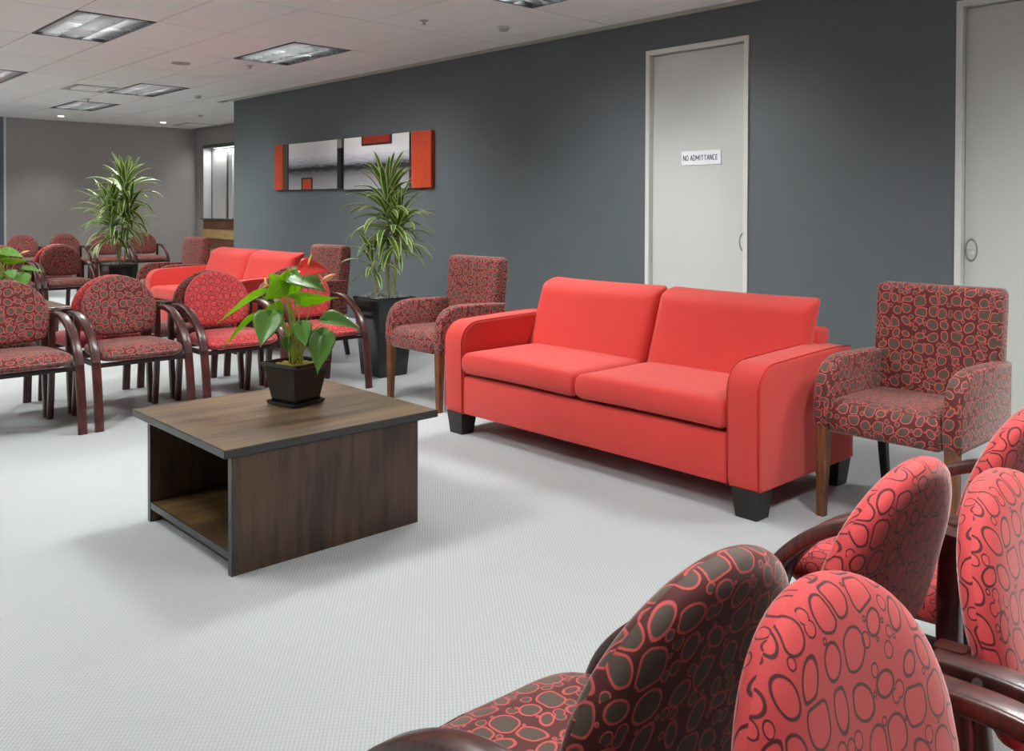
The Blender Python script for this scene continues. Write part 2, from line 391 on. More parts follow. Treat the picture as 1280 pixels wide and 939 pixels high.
for j in range(-6, 10):
    for i in range(-3, 12):
        if i < 0 and j < 6: continue
        if (i+0, j) in [(a, b-0) for a, b in TROF]: continue
        x = colx(i)-.305; y = rowy(j)+.61
        if y+.61 > YF+.02:
            o = B('ceiling_tile', x-.3, x+.3, rowy(j)+G, YF, HC, HC+.018, M['tile'], None, .003, 1); cpar(o); continue
        if x > XS: continue
        if first: o = t0; first = False
        else: o = t0.copy(); S.collection.objects.link(o)
        o.location = (x, y, HC); cpar(o)
# narrow cut tiles along the dark wall and the plaster bead
for j in range(-6, 6):
    y0 = rowy(j); y1 = min(rowy(j)+1.22, 12.05)
    cpar(B('cut_tile', 5.22+G, 5.49, y0+G, y1-G, HC, HC+.018, M['tile'], None, .002, 1))
cpar(B('plaster_strip', XW, XS, YC-.02, 12.05-G, HC+.001, HC+.018, M['tile']))
struct(B('trim_2', 5.494, XW+.01, YB, YC, HC-.004, HC+.02, M['bead']))
cpar(B('edge_tile', XL, colx(12)+.03, YB, YF, HC, HC+.018, M['tile']))
# doors
def frame(y0, y1, h, w_=.035):
    bm = bmesh.new(); f0, f1 = XW-.014, XW+.05
    box(bm, f0, f1, y0-w_, y0+.002, 0, h+w_); box(bm, f0, f1, y1-.002, y1+w_, 0, h+w_); box(bm, f0, f1, y0, y1, h-.002, h+w_)
    return bm
def make_door(n, y0, y1, hy, label):
    d = bpy.data.objects.new('door_%d' % n, None); S.collection.objects.link(d); d.location = (XW+.05, (y0+y1)/2, 0); struct(d)
    def par(o): o.parent = d; o.location = (-XW-.05, -(y0+y1)/2, 0); return o
    par(bm_obj('door_frame', frame(y0, y1, DH), M['white']))
    par(B('door_leaf', XW+.035, XW+.075, y0+.003, y1-.006, .006, DH-.008, M['door']))
    par(B('stop_bead', XW+.052, XW+.09, y1-.03, y1+.01, 0, DH, M['shutter_dark']))
    # flush oval pull: rim, dished cup and turn button
    bm = bmesh.new(); N = 28; zc = 1.03; a, b = .036, .072; X0 = XW+.035; rs = []
    for k, (s, dx) in enumerate([(1.0, 0), (.97, -.004), (.84, -.004), (.78, .0), (.70, .012), (.4, .016), (.02, .017)]):
        rs.append([bm.verts.new((X0+dx-.001, hy+a*s*math.cos(2*PI*i/N), zc+b*s*math.sin(2*PI*i/N))) for i in range(N)])
    for A_, B_ in zip(rs, rs[1:]):
        for i in range(N): bm.faces.new((A_[i], A_[(i+1) % N], B_[(i+1) % N], B_[i]))
    bmesh.ops.recalc_face_normals(bm, faces=bm.faces[:])
    h = par(bm_obj('flush_pull', bm, M['handle'], None, True)); h['label'] = 'satin steel oval flush pull'
    bm = rbox(X0-.008, X0+.004, hy-.014, hy+.012, zc-.030, zc-.004, .003, 2); box(bm, X0-.006, X0+.004, hy-.020, hy+.020, zc+.008, zc+.018)
    par(bm_obj('turn_button', bm, M['white']))
    return d
# leaf sits proud of the void behind it: close the opening
make_door(1, D[1][0], D[1][1], 3.566, '')
make_door(2, D[0][0], D[0][1], 2.000, '')
struct(B('wall_behind_doors', XW+WT, XW+WT+.05, YB, YC-.2, 0, 3, M['greywall']))
# sign on the door
sg = thing('door_sign', 'small white NO ADMITTANCE sign on the grey door', 'sign', (XW+.034, 3.938, 1.606))
B('sign_plate', -.006, 0, -.178, .178, 0, .108, M['sign'], sg, .002)
FONT = {'N': [[(0, 0), (0, 1)], [(0, 1), (1, 0)], [(1, 0), (1, 1)]], 'O': 'O', 'A': [[(0, 0), (.5, 1)], [(.5, 1), (1, 0)], [(.2, .33), (.8, .33)]],
        'M': [[(0, 0), (0, 1)], [(0, 1), (.5, .25)], [(.5, .25), (1, 1)], [(1, 1), (1, 0)]], 'I': [[(.5, 0), (.5, 1)]], 'T': [[(0, .92), (1, .92)], [(.5, 0), (.5, 1)]], 'D': 'D', 'C': 'C',
        'E': [[(0, 0), (0, 1)], [(0, .92), (.85, .92)], [(0, .5), (.75, .5)], [(0, .08), (.85, .08)]]}
def lettering(txt, y0, z0, hgt, wid, gap, th, x):
    bm = bmesh.new(); y = y0
    def stroke(p, q, yy, wl):
        a = Vector((yy - p[0]*wl, z0+p[1]*hgt)); b = Vector((yy - q[0]*wl, z0+q[1]*hgt)); d = (b-a); n = Vector((-d.y, d.x)).normalized()*th/2
        v = [bm.verts.new((xx, c.x, c.y)) for xx in (x, x+.001) for c in (a+n, a-n, b-n, b+n)]
        for f in ((0, 1, 2, 3), (7, 6, 5, 4), (0, 4, 5, 1), (1, 5, 6, 2), (2, 6, 7, 3), (3, 7, 4, 0)): bm.faces.new([v[i] for i in f])
    for ch in txt:
        if ch == ' ': y -= wid*.75; continue
        wl = wid*(1.35 if ch == 'M' else .35 if ch == 'I' else 1)
        g = FONT[ch]
        if isinstance(g, str):
            if g == 'O': pts = [(.5+.5*math.cos(a), .5+.5*math.sin(a)) for a in [2*PI*k/14 for k in range(15)]]
            elif g == 'C': pts = [(.5+.5*math.cos(a), .5+.5*math.sin(a)) for a in [math.radians(48+264*k/12) for k in range(13)]]
            else: pts = [(0, 0), (0, 1), (.45, 1)] + [(.45+.52*math.cos(a), .5+.5*math.sin(a)) for a in [math.radians(80-160*k/8) for k in range(9)]] + [(.45, 0), (0, 0)]
            for p, q in zip(pts, pts[1:]): stroke(p, q, y, wl)
        else:
            for p, q in g: stroke(p, q, y, wl)
        y -= wl+gap
    bmesh.ops.recalc_face_normals(bm, faces=bm.faces[:])
    return bm
bm_obj('lettering', lettering('NO ADMITTANCE', .158, .034, .040, .0180, .0080, .0052, -.0072), M['ink'], sg)

# ------------------------------------------------------------------ ceiling fittings
def make_troffer(loc, label):
    t = thing('troffer_light', label, 'ceiling light', loc, 0, 'louvred ceiling lights')
    bm = bmesh.new(); a, b, d, k = .290, .592, .105, .012
    for x0, x1, y0, y1 in ((-a, -a+.004, -b, b), (a-.004, a, -b, b), (-a, a, -b, -b+.004), (-a, a, b-.004, b)): box(bm, x0, x1, y0, y1, .0, d)
    box(bm, -a, a, -b, b, d, d+.004)
    bm_obj('housing', bm, M['tray'], t)
    bm = bmesh.new(); a2, b2 = .3, .604
    for x0, x1, y0, y1 in ((-a2, -a, -b2, b2), (a, a2, -b2, b2), (-a, a, -b2, -b), (-a, a, b, b2)): box(bm, x0, x1, y0, y1, -.004, .014)
    bm_obj('rim', bm, M['shutter_dark'], t)
    # louvre: parabolic blades, V section; 2 long dividers and 11 cross blades
    def blade(L, topw, botw, h):
        bm = bmesh.new(); p = [(-botw/2, 0), (botw/2, 0), (topw*.35, h*.6), (topw/2, h), (-topw/2, h), (-topw*.35, h*.6)]
        A_ = [bm.verts.new((-L/2, y, z)) for y, z in p]; B_ = [bm.verts.new((L/2, y, z)) for y, z in p]
        for i in range(6): bm.faces.new((A_[i], A_[(i+1) % 6], B_[(i+1) % 6], B_[i]))
        bm.faces.new(A_[::-1]); bm.faces.new(B_); bmesh.ops.recalc_face_normals(bm, faces=bm.faces[:]); return bm
    c = None
    for i in range(11):
        o = bm_obj('cross_blade', blade(2*a-.008, .016, .004, .032), M['louvre'], t) if c is None else c.copy()
        if c is not None: S.collection.objects.link(o)
        c = c or o; o.parent = t; o.location = (0, -b + (i+1)*2*b/12, .004)
    c = None
    for x in (-a/3, a/3):
        o = bm_obj('long_blade', blade(2*b-.008, .022, .006, .034), M['louvre'], t) if c is None else c.copy()
        if c is not None: S.collection.objects.link(o)
        c = c or o; o.parent = t; o.rotation_euler = (0, 0, PI/2); o.location = (x, 0, .003)
    return t
def lamp(x, y):
    # two banks of tubes under sloping reflectors, throwing light across each other
    for s in (-1, 1):
        l = bpy.data.lights.new('troffer lamp', 'AREA'); l.shape = 'RECTANGLE'; l.size = .10; l.size_y = 1.12; l.energy = LAMP_W; l.color = LAMP_COL
        o = bpy.data.objects.new('troffer_lamp', l); S.collection.objects.link(o); o.location = (x+s*.16, y, HC+.072); o.rotation_euler = (0, s*LAMP_TILT, 0)
        # the reflectors behind the tubes send most of the light into a beam with a sharp cut-off
        for e in (-1, 1):
            l = bpy.data.lights.new('troffer reflector', 'AREA'); l.shape = 'RECTANGLE'; l.size = .10; l.size_y = 1.0; l.energy = BEAM_W; l.color = LAMP_COL; l.spread = math.radians(70)
            o = bpy.data.objects.new('troffer_reflector', l); S.collection.objects.link(o); o.location = (x+s*.155, y, HC+.064)
            d_ = Vector((-s*math.sin(math.radians(38)), e*.36, -math.cos(math.radians(38)))); o.rotation_euler = d_.to_track_quat('-Z', 'Y').to_euler()
LBL = {(4, 2): 'large louvred ceiling light nearest the top left corner', (1, 2): 'louvred ceiling light left of the dark wall, above the painting end',
       (1, 5): 'louvred ceiling light beside the air slot over the far seats', (1, 7): 'farthest louvred ceiling light, close to the far wall',
       (4, 5): 'louvred ceiling light cut by the left picture edge', (1, -1): 'louvred ceiling light cut by the top edge above the red sofa'}
proto = None
for (i, j) in TROF:
    x, y = colx(i)-.305, rowy(j)+.61
    lamp(x, y)
    if proto is None: proto = make_troffer((x, y, HC), LBL[(i, j)])
    else: dup(proto, (x, y, HC), 0, LBL.get((i, j), 'louvred ceiling light outside the picture'))
def disc(bm, r, z0, z1, n=20, cx=0, cy=0, r2=None):
    r2 = r if r2 is None else r2
    A_ = [bm.verts.new((cx+r*math.cos(2*PI*i/n), cy+r*math.sin(2*PI*i/n), z0)) for i in range(n)]
    B_ = [bm.verts.new((cx+r2*math.cos(2*PI*i/n), cy+r2*math.sin(2*PI*i/n), z1)) for i in range(n)]
    for i in range(n): bm.faces.new((A_[i], A_[(i+1) % n], B_[(i+1) % n], B_[i]))
    bm.faces.new(A_[::-1]); bm.faces.new(B_)
sp = thing('ceiling_speaker', 'round ceiling speaker between the two nearest full lights', 'speaker', (3.74, 9.03, HC))
bm = bmesh.new(); disc(bm, .095, -.006, 0, 28); bm_obj('bezel', bm, M['tile_b'], sp)
bm = bmesh.new(); disc(bm, .083, -.009, -.005, 28); bm_obj('grille', bm, M['speaker'], sp)
def sprinkler(x, y, label):
    s = thing('sprinkler', label, 'sprinkler', (x, y, HC), 0, 'ceiling sprinklers')
    bm = bmesh.new(); disc(bm, .035, -.006, 0, 16); disc(bm, .01, -.03, -.006, 8); bm_obj('cup', bm, M['tile_b'], s)
    bm = bmesh.new(); disc(bm, .02, -.034, -.03, 12); bm_obj('deflector', bm, M['steel'], s)
sprinkler(4.33, 8.68, 'small sprinkler beside the light nearest the dark wall corner'); sprinkler(4.29, 5.63, 'small sprinkler above the painting end of the red sofa'); sprinkler(4.05, 12.9, 'tiny sprinkler between the two farthest lights')
def detector(x, y, label, r=.05):
    s = thing('smoke_detector', label, 'smoke detector', (x, y, HC), 0, 'ceiling detectors')
    bm = bmesh.new(); disc(bm, r, -.012, 0, 20); bm_obj('base', bm, M['white'], s)
    bm = bmesh.new(); disc(bm, r*.62, -.035, -.012, 20, r2=r*.85); bm_obj('sensor', bm, M['tile_b'], s)
detector(4.92, 5.38, 'white round detector on the ceiling above the dark wall middle'); detector(5.0, 11.52, 'small detector near the dark wall end corner'); detector(6.05, 13.83, 'faint detector over the servery recess')
for x, y, lb in ((4.487, 15.64, 'small glowing downlight by the farthest louvred light'), (6.12, 15.54, 'small glowing downlight nearer the servery corner')):
    s = thing('downlight', lb, 'ceiling light', (x, y, HC), 0, 'recessed downlights')
    bm = bmesh.new(); disc(bm, .06, -.004, 0, 20); bm_obj('trim_ring', bm, M['white'], s)
    bm = bmesh.new(); disc(bm, .045, -.006, -.003, 20); bm_obj('lamp_face', bm, M['downglow'], s)
    l = bpy.data.lights.new('downlight', 'SPOT'); l.energy = 45; l.color = (1, .9, .8); l.spot_size = 1.7; l.spot_blend = .6; l.shadow_soft_size = .04
    o = bpy.data.objects.new('downlight_lamp', l); S.collection.objects.link(o); o.location = (x, y, HC-.02)
def slot(x, y, label, sx=.5, sy=.5):
    s = thing('air_diffuser', label, 'air vent', (x, y, HC), 0, 'ceiling air slots')
    bm = bmesh.new(); box(bm, -sx/2, sx/2, -sy/2, -sy/2+.06, -.006, 0); box(bm, -sx/2, sx/2, sy/2-.06, sy/2, -.006, 0); box(bm, -sx/2, -sx/2+.06, -sy/2, sy/2, -.006, 0); box(bm, sx/2-.06, sx/2, -sy/2, sy/2, -.006, 0)
    bm_obj('frame', bm, M['tile_b'], s)
    B('face_plate', -sx/2+.09, sx/2-.09, -sy/2+.1, sy/2-.1, -.008, -.001, M['tile'], s)
    B('slot', -sx/2+.06, sx/2-.06, sy/2-.13, sy/2-.1, -.004, -.0005, M['void'], s)
slot(3.70, 11.75, 'square air diffuser left of the light over the far seats', .5, .62)
slot(6.75, 15.6, 'dim air diffuser in the corner over the servery', .62, .7)

# ------------------------------------------------------------------ painting
def art_mat(name, kind):
    t = NT(name, (.5, .5, .5, 1), .6, 0, .3); v = t.coord('Generated'); sx = t.n('ShaderNodeSeparateXYZ'); t.l(v, sx.inputs[0])
    # generated y runs along the wall (right edge = 0), z is height
    u = t.math('SUBTRACT', 1.0, sx.outputs[1]); h = sx.outputs[2]
    n = t.noise(t.coord('Object', (1, 2.2, 22)), 2.6, 6, .7); nv = t.noise(t.coord('Object', (1, 22, 1.5)), 3, 4, .6)
    hh = t.math('ADD', h, t.math('MULTIPLY_ADD', n, .22, -.11))
    cr_ = t.n('ShaderNodeValToRGB'); t.l(hh, cr_.inputs[0]); e = cr_.color_ramp.elements
    e[0].position = 0; e[0].color = srgb(160, 160, 162); e[1].position = 1; e[1].color = srgb(240, 238, 238)
    for p, c in ((.2, srgb(140, 140, 144)), (.34, srgb(104, 104, 108)), (.41, srgb(30, 30, 32)), (.46, srgb(44, 44, 46)), (.55, srgb(170, 170, 178)), (.7, srgb(222, 222, 228))):
        q = e.new(p); q.color = c
    c = cr_.outputs[0]
    def rect(u0, u1, h0, h1, s=.004):
        a = t.math('MULTIPLY', t.sstep(u, u0-s, u0+s), t.sstep(u, u1+s, u1-s)); b = t.math('MULTIPLY', t.sstep(h, h0-s*3, h0+s*3), t.sstep(h, h1+s*3, h1-s*3)); return t.math('MULTIPLY', a, b)
    orange = t.mix(nv, srgb(150, 52, 22), srgb(222, 78, 38)); brown = t.mix(nv, srgb(44, 34, 28), srgb(110, 64, 40)); dark = srgb(30, 30, 32)
    if kind == 'L':
        c = t.mix(rect(.205, .235, -1, 2), c, dark); c = t.mix(rect(-1, .205, -1, 2), c, brown); c = t.mix(rect(-1, .135, -1, 2), c, orange)
        c = t.mix(rect(.43, .60, -1, .25), c, dark); c = t.mix(rect(.452, .575, -1, .215), c, orange)
        c = t.mix(rect(.945, 2, -1, 2), c, dark); c = t.mix(rect(.945, 1.01, .82, 2), c, srgb(150, 150, 138))
    else:
        c = t.mix(rect(.235, .59, .82, 2), c, srgb(40, 18, 14)); c = t.mix(rect(.25, .565, .86, 2), c, t.mix(n, srgb(60, 22, 16), srgb(196, 66, 40)))
        c = t.mix(rect(.775, .80, -1, 2), c, dark); c = t.mix(rect(.80, 2, -1, 2), c, orange); c = t.mix(rect(-1, .018, -1, 2), c, dark)
    t.color(c); t.bump(n, .2, .002); return t.m
B('canvas_panel', XW-.045, XW-.002, 8.865, 10.46, 1.495, 2.07, art_mat('abstract left', 'L'), None, .004)
pn = bpy.data.objects['canvas_panel']; tag(pn, 'left abstract canvas with orange end and small orange square', 'painting', 'abstract canvases')
pn2 = B('canvas_panel', XW-.045, XW-.002, 7.17, 8.835, 1.48, 2.07, art_mat('abstract right', 'R'), None, .004)
tag(pn2, 'right abstract canvas with orange right end and rust block at top', 'painting', 'abstract canvases')

# ------------------------------------------------------------------ waiting-room chairs
def arc(cx, cy, r, a0, a1, n): return [(cx+r*math.cos(math.radians(a0+(a1-a0)*i/n)), cy+r*math.sin(math.radians(a0+(a1-a0)*i/n))) for i in range(n+1)]
def back_outline():
    # D-shaped pad: flat base with rounded corners, half-ellipse top
    W_, z0, z1 = .224, .485, .843; zm = .640; pts = []
    for i in range(37):
        a = math.radians(-4 + 188*i/36); pts.append((W_*math.cos(a)*(1.0), zm + (z1-zm)*max(math.sin(a), -.2) if math.sin(a) > 0 else zm + .02*math.sin(a)))
    left = [(-W_*.99, .60), (-W_*.965, .56), (-W_*.93, .53), (-W_*.87, .505), (-W_*.78, .492), (-W_*.6, z0), (-W_*.3, z0-.003)]
    return pts + left + [(0, z0-.004)] + [(-x, z) for x, z in left[::-1]]
def seat_outline():
    pts = []; w0, w1 = .245, .225
    pts += [(-w1+.05, .20), ] ; c = []
    # x right, y back; rounded trapezoid
    def cor(cx, cy, r, a0, a1): return arc(cx, cy, r, a0, a1, 7)
    out = cor(w1-.07, .125, .07, 0, 90)[0:] + [(0, .198)] + cor(-w1+.07, .125, .07, 90, 180) + [(-.238, 0.0)] + cor(-w0+.10, -.155, .10, 180, 262) + [(0, -.262)] + cor(w0-.10, -.155, .10, 278, 360) + [(.238, 0.0)]
    return out
ZB = lambda z: .163 + (z-.49)*.23          # back rake (local y of pad centre)
def chair_proto(fab, label, group):
    t = thing('waiting_chair', label, 'chair', (0, 0, 0), 0, group)
    def xs(u, v, d):
        z = .418 + d - (.030*max(0, (-v-.17)/.09)**2 if d > 0 else 0) + .004*math.cos(u*6)
        return (u, v, z)
    s = bm_obj('seat', pad(seat_outline(), .092, xs, 6, 9), fab, t, True)
    def xb(u, v, d): return (u, ZB(v) - d - .30*u*u + .004, v)
    b = bm_obj('backrest', pad(back_outline(), .064, xb, 6, 12), fab, t, True)
    sec = rsec(.048, .030, .007)
    arm = bez([(0, .235, .628), (0, .13, .630), (0, .05, .617), (0, -.02, .590), (0, -.10, .540), (0, -.17, .465), (0, -.208, .38)], 5)
    leg = bez([(0, -.208, .38), (0, -.232, .25), (0, -.250, .12), (0, -.262, 0)], 3)
    post = bez([(0, .222, .645), (0, .215, .54), (0, .215, .42), (0, .228, .22), (0, .258, 0)], 4)
    inner = bez([(0, .10, .640), (0, .01, .630), (0, -.08, .598), (0, -.158, .538), (0, -.207, .46), (0, -.222, .38)], 4)
    for sx_ in (-1, 1):
        def sh(p, x): return [Vector((x*sx_, q[1], q[2])) for q in p]
        a = autosmooth(bm_obj('armrest', sweep(sh(arm, .268), sec), M['mahogany'], t), 50)
        bm = bmesh.new(); bmesh.ops.create_cone(bm, cap_ends=True, segments=10, radius1=.007, radius2=.006, depth=.004)
        bmesh.ops.transform(bm, matrix=Matrix.Translation((sx_*.2925, .17, .630)) @ Matrix.Rotation(PI/2, 4, 'Y'), verts=bm.verts)
        sc = bm_obj('screw', bm, M['steel'], a); sc['label'] = 'steel screw head'
        autosmooth(bm_obj('leg', sweep(sh(leg, .268), sec), M['mahogany'], t), 50)
        autosmooth(bm_obj('leg', sweep(sh(post, .243), rsec(.032, .044, .006), scale=None), M['mahogany'], t), 50)
        bm = rbox(sx_*.248-.006, sx_*.248+.006, -.215, .215, .345, .378, .003, 1, True); bm_obj('side_rail', bm, M['darkrail'], t)
    bm_obj('cross_rail', rbox(-.25, .25, -.205, -.18, .350, .374, .004, 1, True), M['darkrail'], t)
    bm_obj('cross_rail', rbox(-.24, .24, .200, .222, .350, .374, .004, 1, True), M['darkrail'], t)
    return t
GF = 'arm chairs in back-to-back rows'
pb = chair_proto(M['fab_brown'], '', GF); pr = chair_proto(M['fab_red'], '', GF); used = set()
def chair(kind, x, y, rz, label):
    p = pb if kind == 'b' else pr
    if p.name not in used:
        used.add(p.name); p.location = (x, y, 0); p.rotation_euler = (0, 0, rz); p['label'] = label; return p
    return dup(p, (x, y, 0), rz, label)
R0 = 5.495
chair('b', 1.34, R0, 0, 'brown ringed chair cut by the left edge, front row')
chair('b', 1.965, R0, 0, 'brown ringed chair second from the left in the front left row')
chair('r', 2.60, R0, 0, 'red ringed chair behind the coffee table left corner, front left row')
chair('r', 3.24, R0, 0, 'red ringed chair partly hidden by the table plant')
chair('b', 1.34, R0+.58, PI, 'brown chair facing away, back to back with the leftmost chair')
chair('r', 1.965, R0+.58, PI, 'red chair facing away, behind the second front row chair')
chair('b', 2.60, R0+.58, PI, 'brown chair facing away, behind the red chair at the table corner')
chair('b', 3.24, R0+.58, PI, 'brown chair facing away, behind the chair hidden by the plant')
chair('b', 3.135, 10.77, 0, 'brown chair alone in the middle distance at left')
chair('b', 2.535, 10.77, 0, 'brown chair behind the left edge plant')
chair('r', 3.135, 11.36, PI, 'red seated chair facing away, behind the mid-distance brown chair')
chair('r', 2.535, 11.36, PI, 'red chair facing away, behind the left edge plant')
for x, lb in ((3.83, 'far wall chair nearest the white wall strip'), (4.44, 'far wall chair second from the white strip'), (5.06, 'far wall chair directly behind the tall left plant'), (5.68, 'far wall chair right of the tall left plant')):
    chair('b', x, 15.1, 0, lb)
chair('b', .94, .87, PI, 'dark brown chair seen from behind at the bottom edge')
chair('r', 1.54, .88, PI, 'red chair seen from behind, in front of the right armchair')
chair('r', 2.145, .88, PI, 'red chair seen from behind, cut by the right edge')
chair('r', .95, .258, 0, 'nearest red chair with its backrest facing the camera')
chair('r', 1.565, .268, 0, 'red chair facing the camera at the right edge')

# ------------------------------------------------------------------ upholstered armchairs
def armchair_proto():
    t = thing('armchair', '', 'armchair', (0, 0, 0), 0, 'high backed patterned armchairs')
    fb = M['fab_brown']
    # local: front is -x, centre of footprint at origin; x -.30..+.30
    arm = [(.26, .36), (-.285, .36), (-.300, .42), (-.298, .50), (-.285, .56), (-.26, .605), (-.22, .637), (-.17, .653), (-.10, .660), (.05, .657), (.26, .648)]
    for s in (-1, 1):
        y0, y1 = sorted((s*.222, s*.292))
        autosmooth(bm_obj('arm_panel', prism(arm, y0, y1, 'y', .018, 3), fb, t), 60)
    sp_ = [(.25, .372), (-.288, .360), (-.300, .372), (-.304, .42), (-.296, .458), (-.275, .482), (-.22, .494), (.0, .492), (.25, .480)]
    autosmooth(bm_obj('seat', prism(sp_, -.219, .219, 'y', .01, 2), fb, t), 60)
    bk = [(.17, .36), (.27, .36), (.285, .55), (.318, .90), (.310, .932), (.285, .945), (.235, .942), (.215, .925), (.208, .89), (.18, .50)]
    autosmooth(bm_obj('backrest', prism(bk, -.262, .262, 'y', .022, 3), fb, t), 60)
    for s in (-1, 1):
        o = bm_obj('leg', sweep([(-.268, s*.255, .372), (-.270, s*.258, .2), (-.272, s*.26, 0)], rsec(.050, .050, .006), scale=[1, .88, .66]), M['walnut'], t)
        o = bm_obj('leg', sweep([(.225, s*.235, .372), (.25, s*.238, .2), (.29, s*.24, 0)], rsec(.042, .042, .006), scale=[1, .9, .75]), M['foot'], t); o['label'] = 'dark rear leg'
    return t
ac = armchair_proto(); ac.location = (3.71, 1.535, 0); ac['label'] = 'patterned armchair at the right end of the large red sofa'
dup(ac, (3.68, 4.57, 0), .0, 'patterned armchair between the black planter and the large red sofa')
dup(ac, (3.89, 6.80, 0), .0, 'patterned armchair back showing above the flowering table plant')
dup(ac, (3.89, 9.60, 0), .0, 'patterned armchair left of the far red sofa')

# ------------------------------------------------------------------ sofas
def sofa_proto():
    t = thing('sofa', '', 'sofa', (0, 0, 0), 0, 'red two seat sofas')
    f = M['sofa']; D_, L = .40, 1.01
    # local x: front -.40, back +.41 ; y -1.01..1.01
    ap = [(.41, .12), (-.385, .12), (-.400, .16)] + [(-.405, .50)] + [(-.405+.125-.125*math.cos(math.radians(a)), .515+.120*math.sin(math.radians(a))) for a in range(8, 91, 9)] + [(.0, .645), (.25, .650), (.38, .640), (.41, .61)]
    for s in (-1, 1):
        y0, y1 = sorted((s*(L-.158), s*L))
        autosmooth(bm_obj('arm', prism(ap, y0, y1, 'y', .014, 3), f, t), 50)
        # piping on the outer and inner seams
        arm_o = [o for o in t.children if o.name.startswith('arm')][-1]
        for yy in (s*(L-.006), s*(L-.152)):
            bm_obj('piping', sweep([(x_, yy, z_) for x_, z_ in [(-.3995, .125)] + [((a_ - .0)*1.0 - (.0015 if a_ < -.2 else 0), b_+(.0012 if b_ > .6 else 0)) for a_, b_ in ap[3:-1]]], circ(.0019, 6), Vector((0, 1, 0))), M['sofa_dark'], arm_o, True)
    autosmooth(bm_obj('base', rbox(-.395, .40, -L+.158, L-.158, .125, .335, .012, 3, True), f, t), 50)
    autosmooth(bm_obj('back_frame', rbox(.28, .41, -L+.12, L-.12, .13, .715, .02, 3, True), f, t), 50)
    def rr(a0, a1, b0, b1, r):
        out = []
        for cx, cy, a in ((a1-r, b1-r, 0), (a0+r, b1-r, 90), (a0+r, b0+r, 180), (a1-r, b0+r, 270)): out += arc(cx, cy, r, a, a+90, 4)
        # densify long edges
        res = []
        for i in range(len(out)):
            p, q = out[i], out[(i+1) % len(out)]; d = math.dist(p, q); k = max(1, int(d/.12))
            for j in range(k): res.append((p[0]+(q[0]-p[0])*j/k, p[1]+(q[1]-p[1])*j/k))
        return res
    rg = (0, .3, .55, .75, .88, .945, .975, .99, .998, 1)
    for y0, y1 in ((-L+.160, -.003), (.003, L-.160)):
        cy = (y0+y1)/2
        def xs(u, v, d, cy=cy, hw=(y1-y0)/2):
            return (v, cy+u, .412 + d + .006*(1-(u/hw)**2))
        o = bm_obj('seat_cushion', pad(rr(-(y1-y0)/2, (y1-y0)/2, -.418, .25, .018), .128, xs, 26, 30, rings=rg), f, t, True)
        def xb(u, v, d, cy=cy):
            # v from 0 (bottom) to .40 (top); leaning back
            a = math.radians(19); dd = d + .012*(1-(u/.44)**2)
            return (.175 + v*math.sin(a) - dd*math.cos(a), cy+u, .462 + v*math.cos(a) + dd*math.sin(a)*-1 + 0)
        hw = .440
        o = bm_obj('back_cushion', pad(rr(-hw+.003, hw-.003, 0, .40, .020), .165, xb, 22, 22, rings=rg), f, t, True)
        o.location = (0, .018*(1 if cy > 0 else -1), 0)
    for sx_, xx in ((-1, -.335), (1, .345)):
        for s in (-1, 1):
            bm = bmesh.new(); w0, w1 = .052, .040; y = s*(L-.075)
            A_ = [bm.verts.new((xx+a*w0*1.1, y+b*w0*1.25, .125)) for a, b in ((-1, -1), (1, -1), (1, 1), (-1, 1))]
            B_ = [bm.verts.new((xx+a*w1*1.1, y+b*w1*1.25, 0)) for a, b in ((-1, -1), (1, -1), (1, 1), (-1, 1))]
            bm.faces.new(A_); bm.faces.new(B_[::-1])
            for i in range(4): bm.faces.new((A_[i], A_[(i+1) % 4], B_[(i+1) % 4], B_[i]))
            bmesh.ops.recalc_face_normals(bm, faces=bm.faces[:])
            bm_obj('foot', bm, M['foot'], t)
    return t
sf = sofa_proto(); sf.location = (3.545, 2.918, 0); sf['label'] = 'large red two seat sofa in front of the NO ADMITTANCE door'
dup(sf, (3.84, 8.19, 0), 0, 'red sofa in the background left of the painting')

# ------------------------------------------------------------------ coffee tables
def table_proto():
    t = thing('coffee_table', '', 'coffee table', (0, 0, 0), 0, 'dark open ended coffee tables')
    ox, oy = 1.80, 3.28
    def tp(name, x0, x1, y0, y1, z0, z1, mat, r=.0015): return B(name, x0-ox, x1-ox, y0-oy, y1-oy, z0, z1, mat, t, r, 1)
    X0, X1, Y0, Y1 = 1.359, 2.155, 2.863, 3.617; th = .026
    e = tp('top_edge', 1.329, 2.25, 2.852, 3.703, .413, .4420, M['edge'], .003)
    tp('tabletop', 1.333, 2.246, 2.856, 3.699, .4405, .4435, M['wenge_top'], .001)
    tp('side_panel', X0+.004, X1, Y0, Y0+th, 0, .413, M['wenge']); tp('side_panel', X0+.004, X1, Y1-th, Y1, 0, .413, M['wenge'])
    tp('edge_band', X0, X0+.005, Y0, Y0+th, 0, .413, M['edge'], 0); tp('edge_band', X0, X0+.005, Y1-th, Y1, 0, .413, M['edge'], 0)
    tp('shelf', X0+.006, X1-.02, Y0+th, Y1-th, .054, .080, M['shelf_wood']); tp('edge_band', X0+.001, X0+.007, Y0+th, Y1-th, .054, .080, M['edge'], 0)
    tp('centre_panel', (X0+X1)/2+.05, (X0+X1)/2+.07, Y0+th, Y1-th, .08, .413, M['wenge'])
    tp('kick_board', X0+.05, X0+.07, Y0+th, Y1-th, 0.0, .054, M['foot'])
    return t
tb_ = table_proto(); tb_.location = (1.80, 3.28, 0); tb_['label'] = 'dark wooden coffee table with open shelf on the carpet in front'
dup(tb_, (1.89, 8.32, 0), 0, 'dark coffee table glimpsed behind the front left row')
dup(tb_, (3.30, 13.9, 0), 0, 'far coffee table edge glimpsed beside the left edge plant')

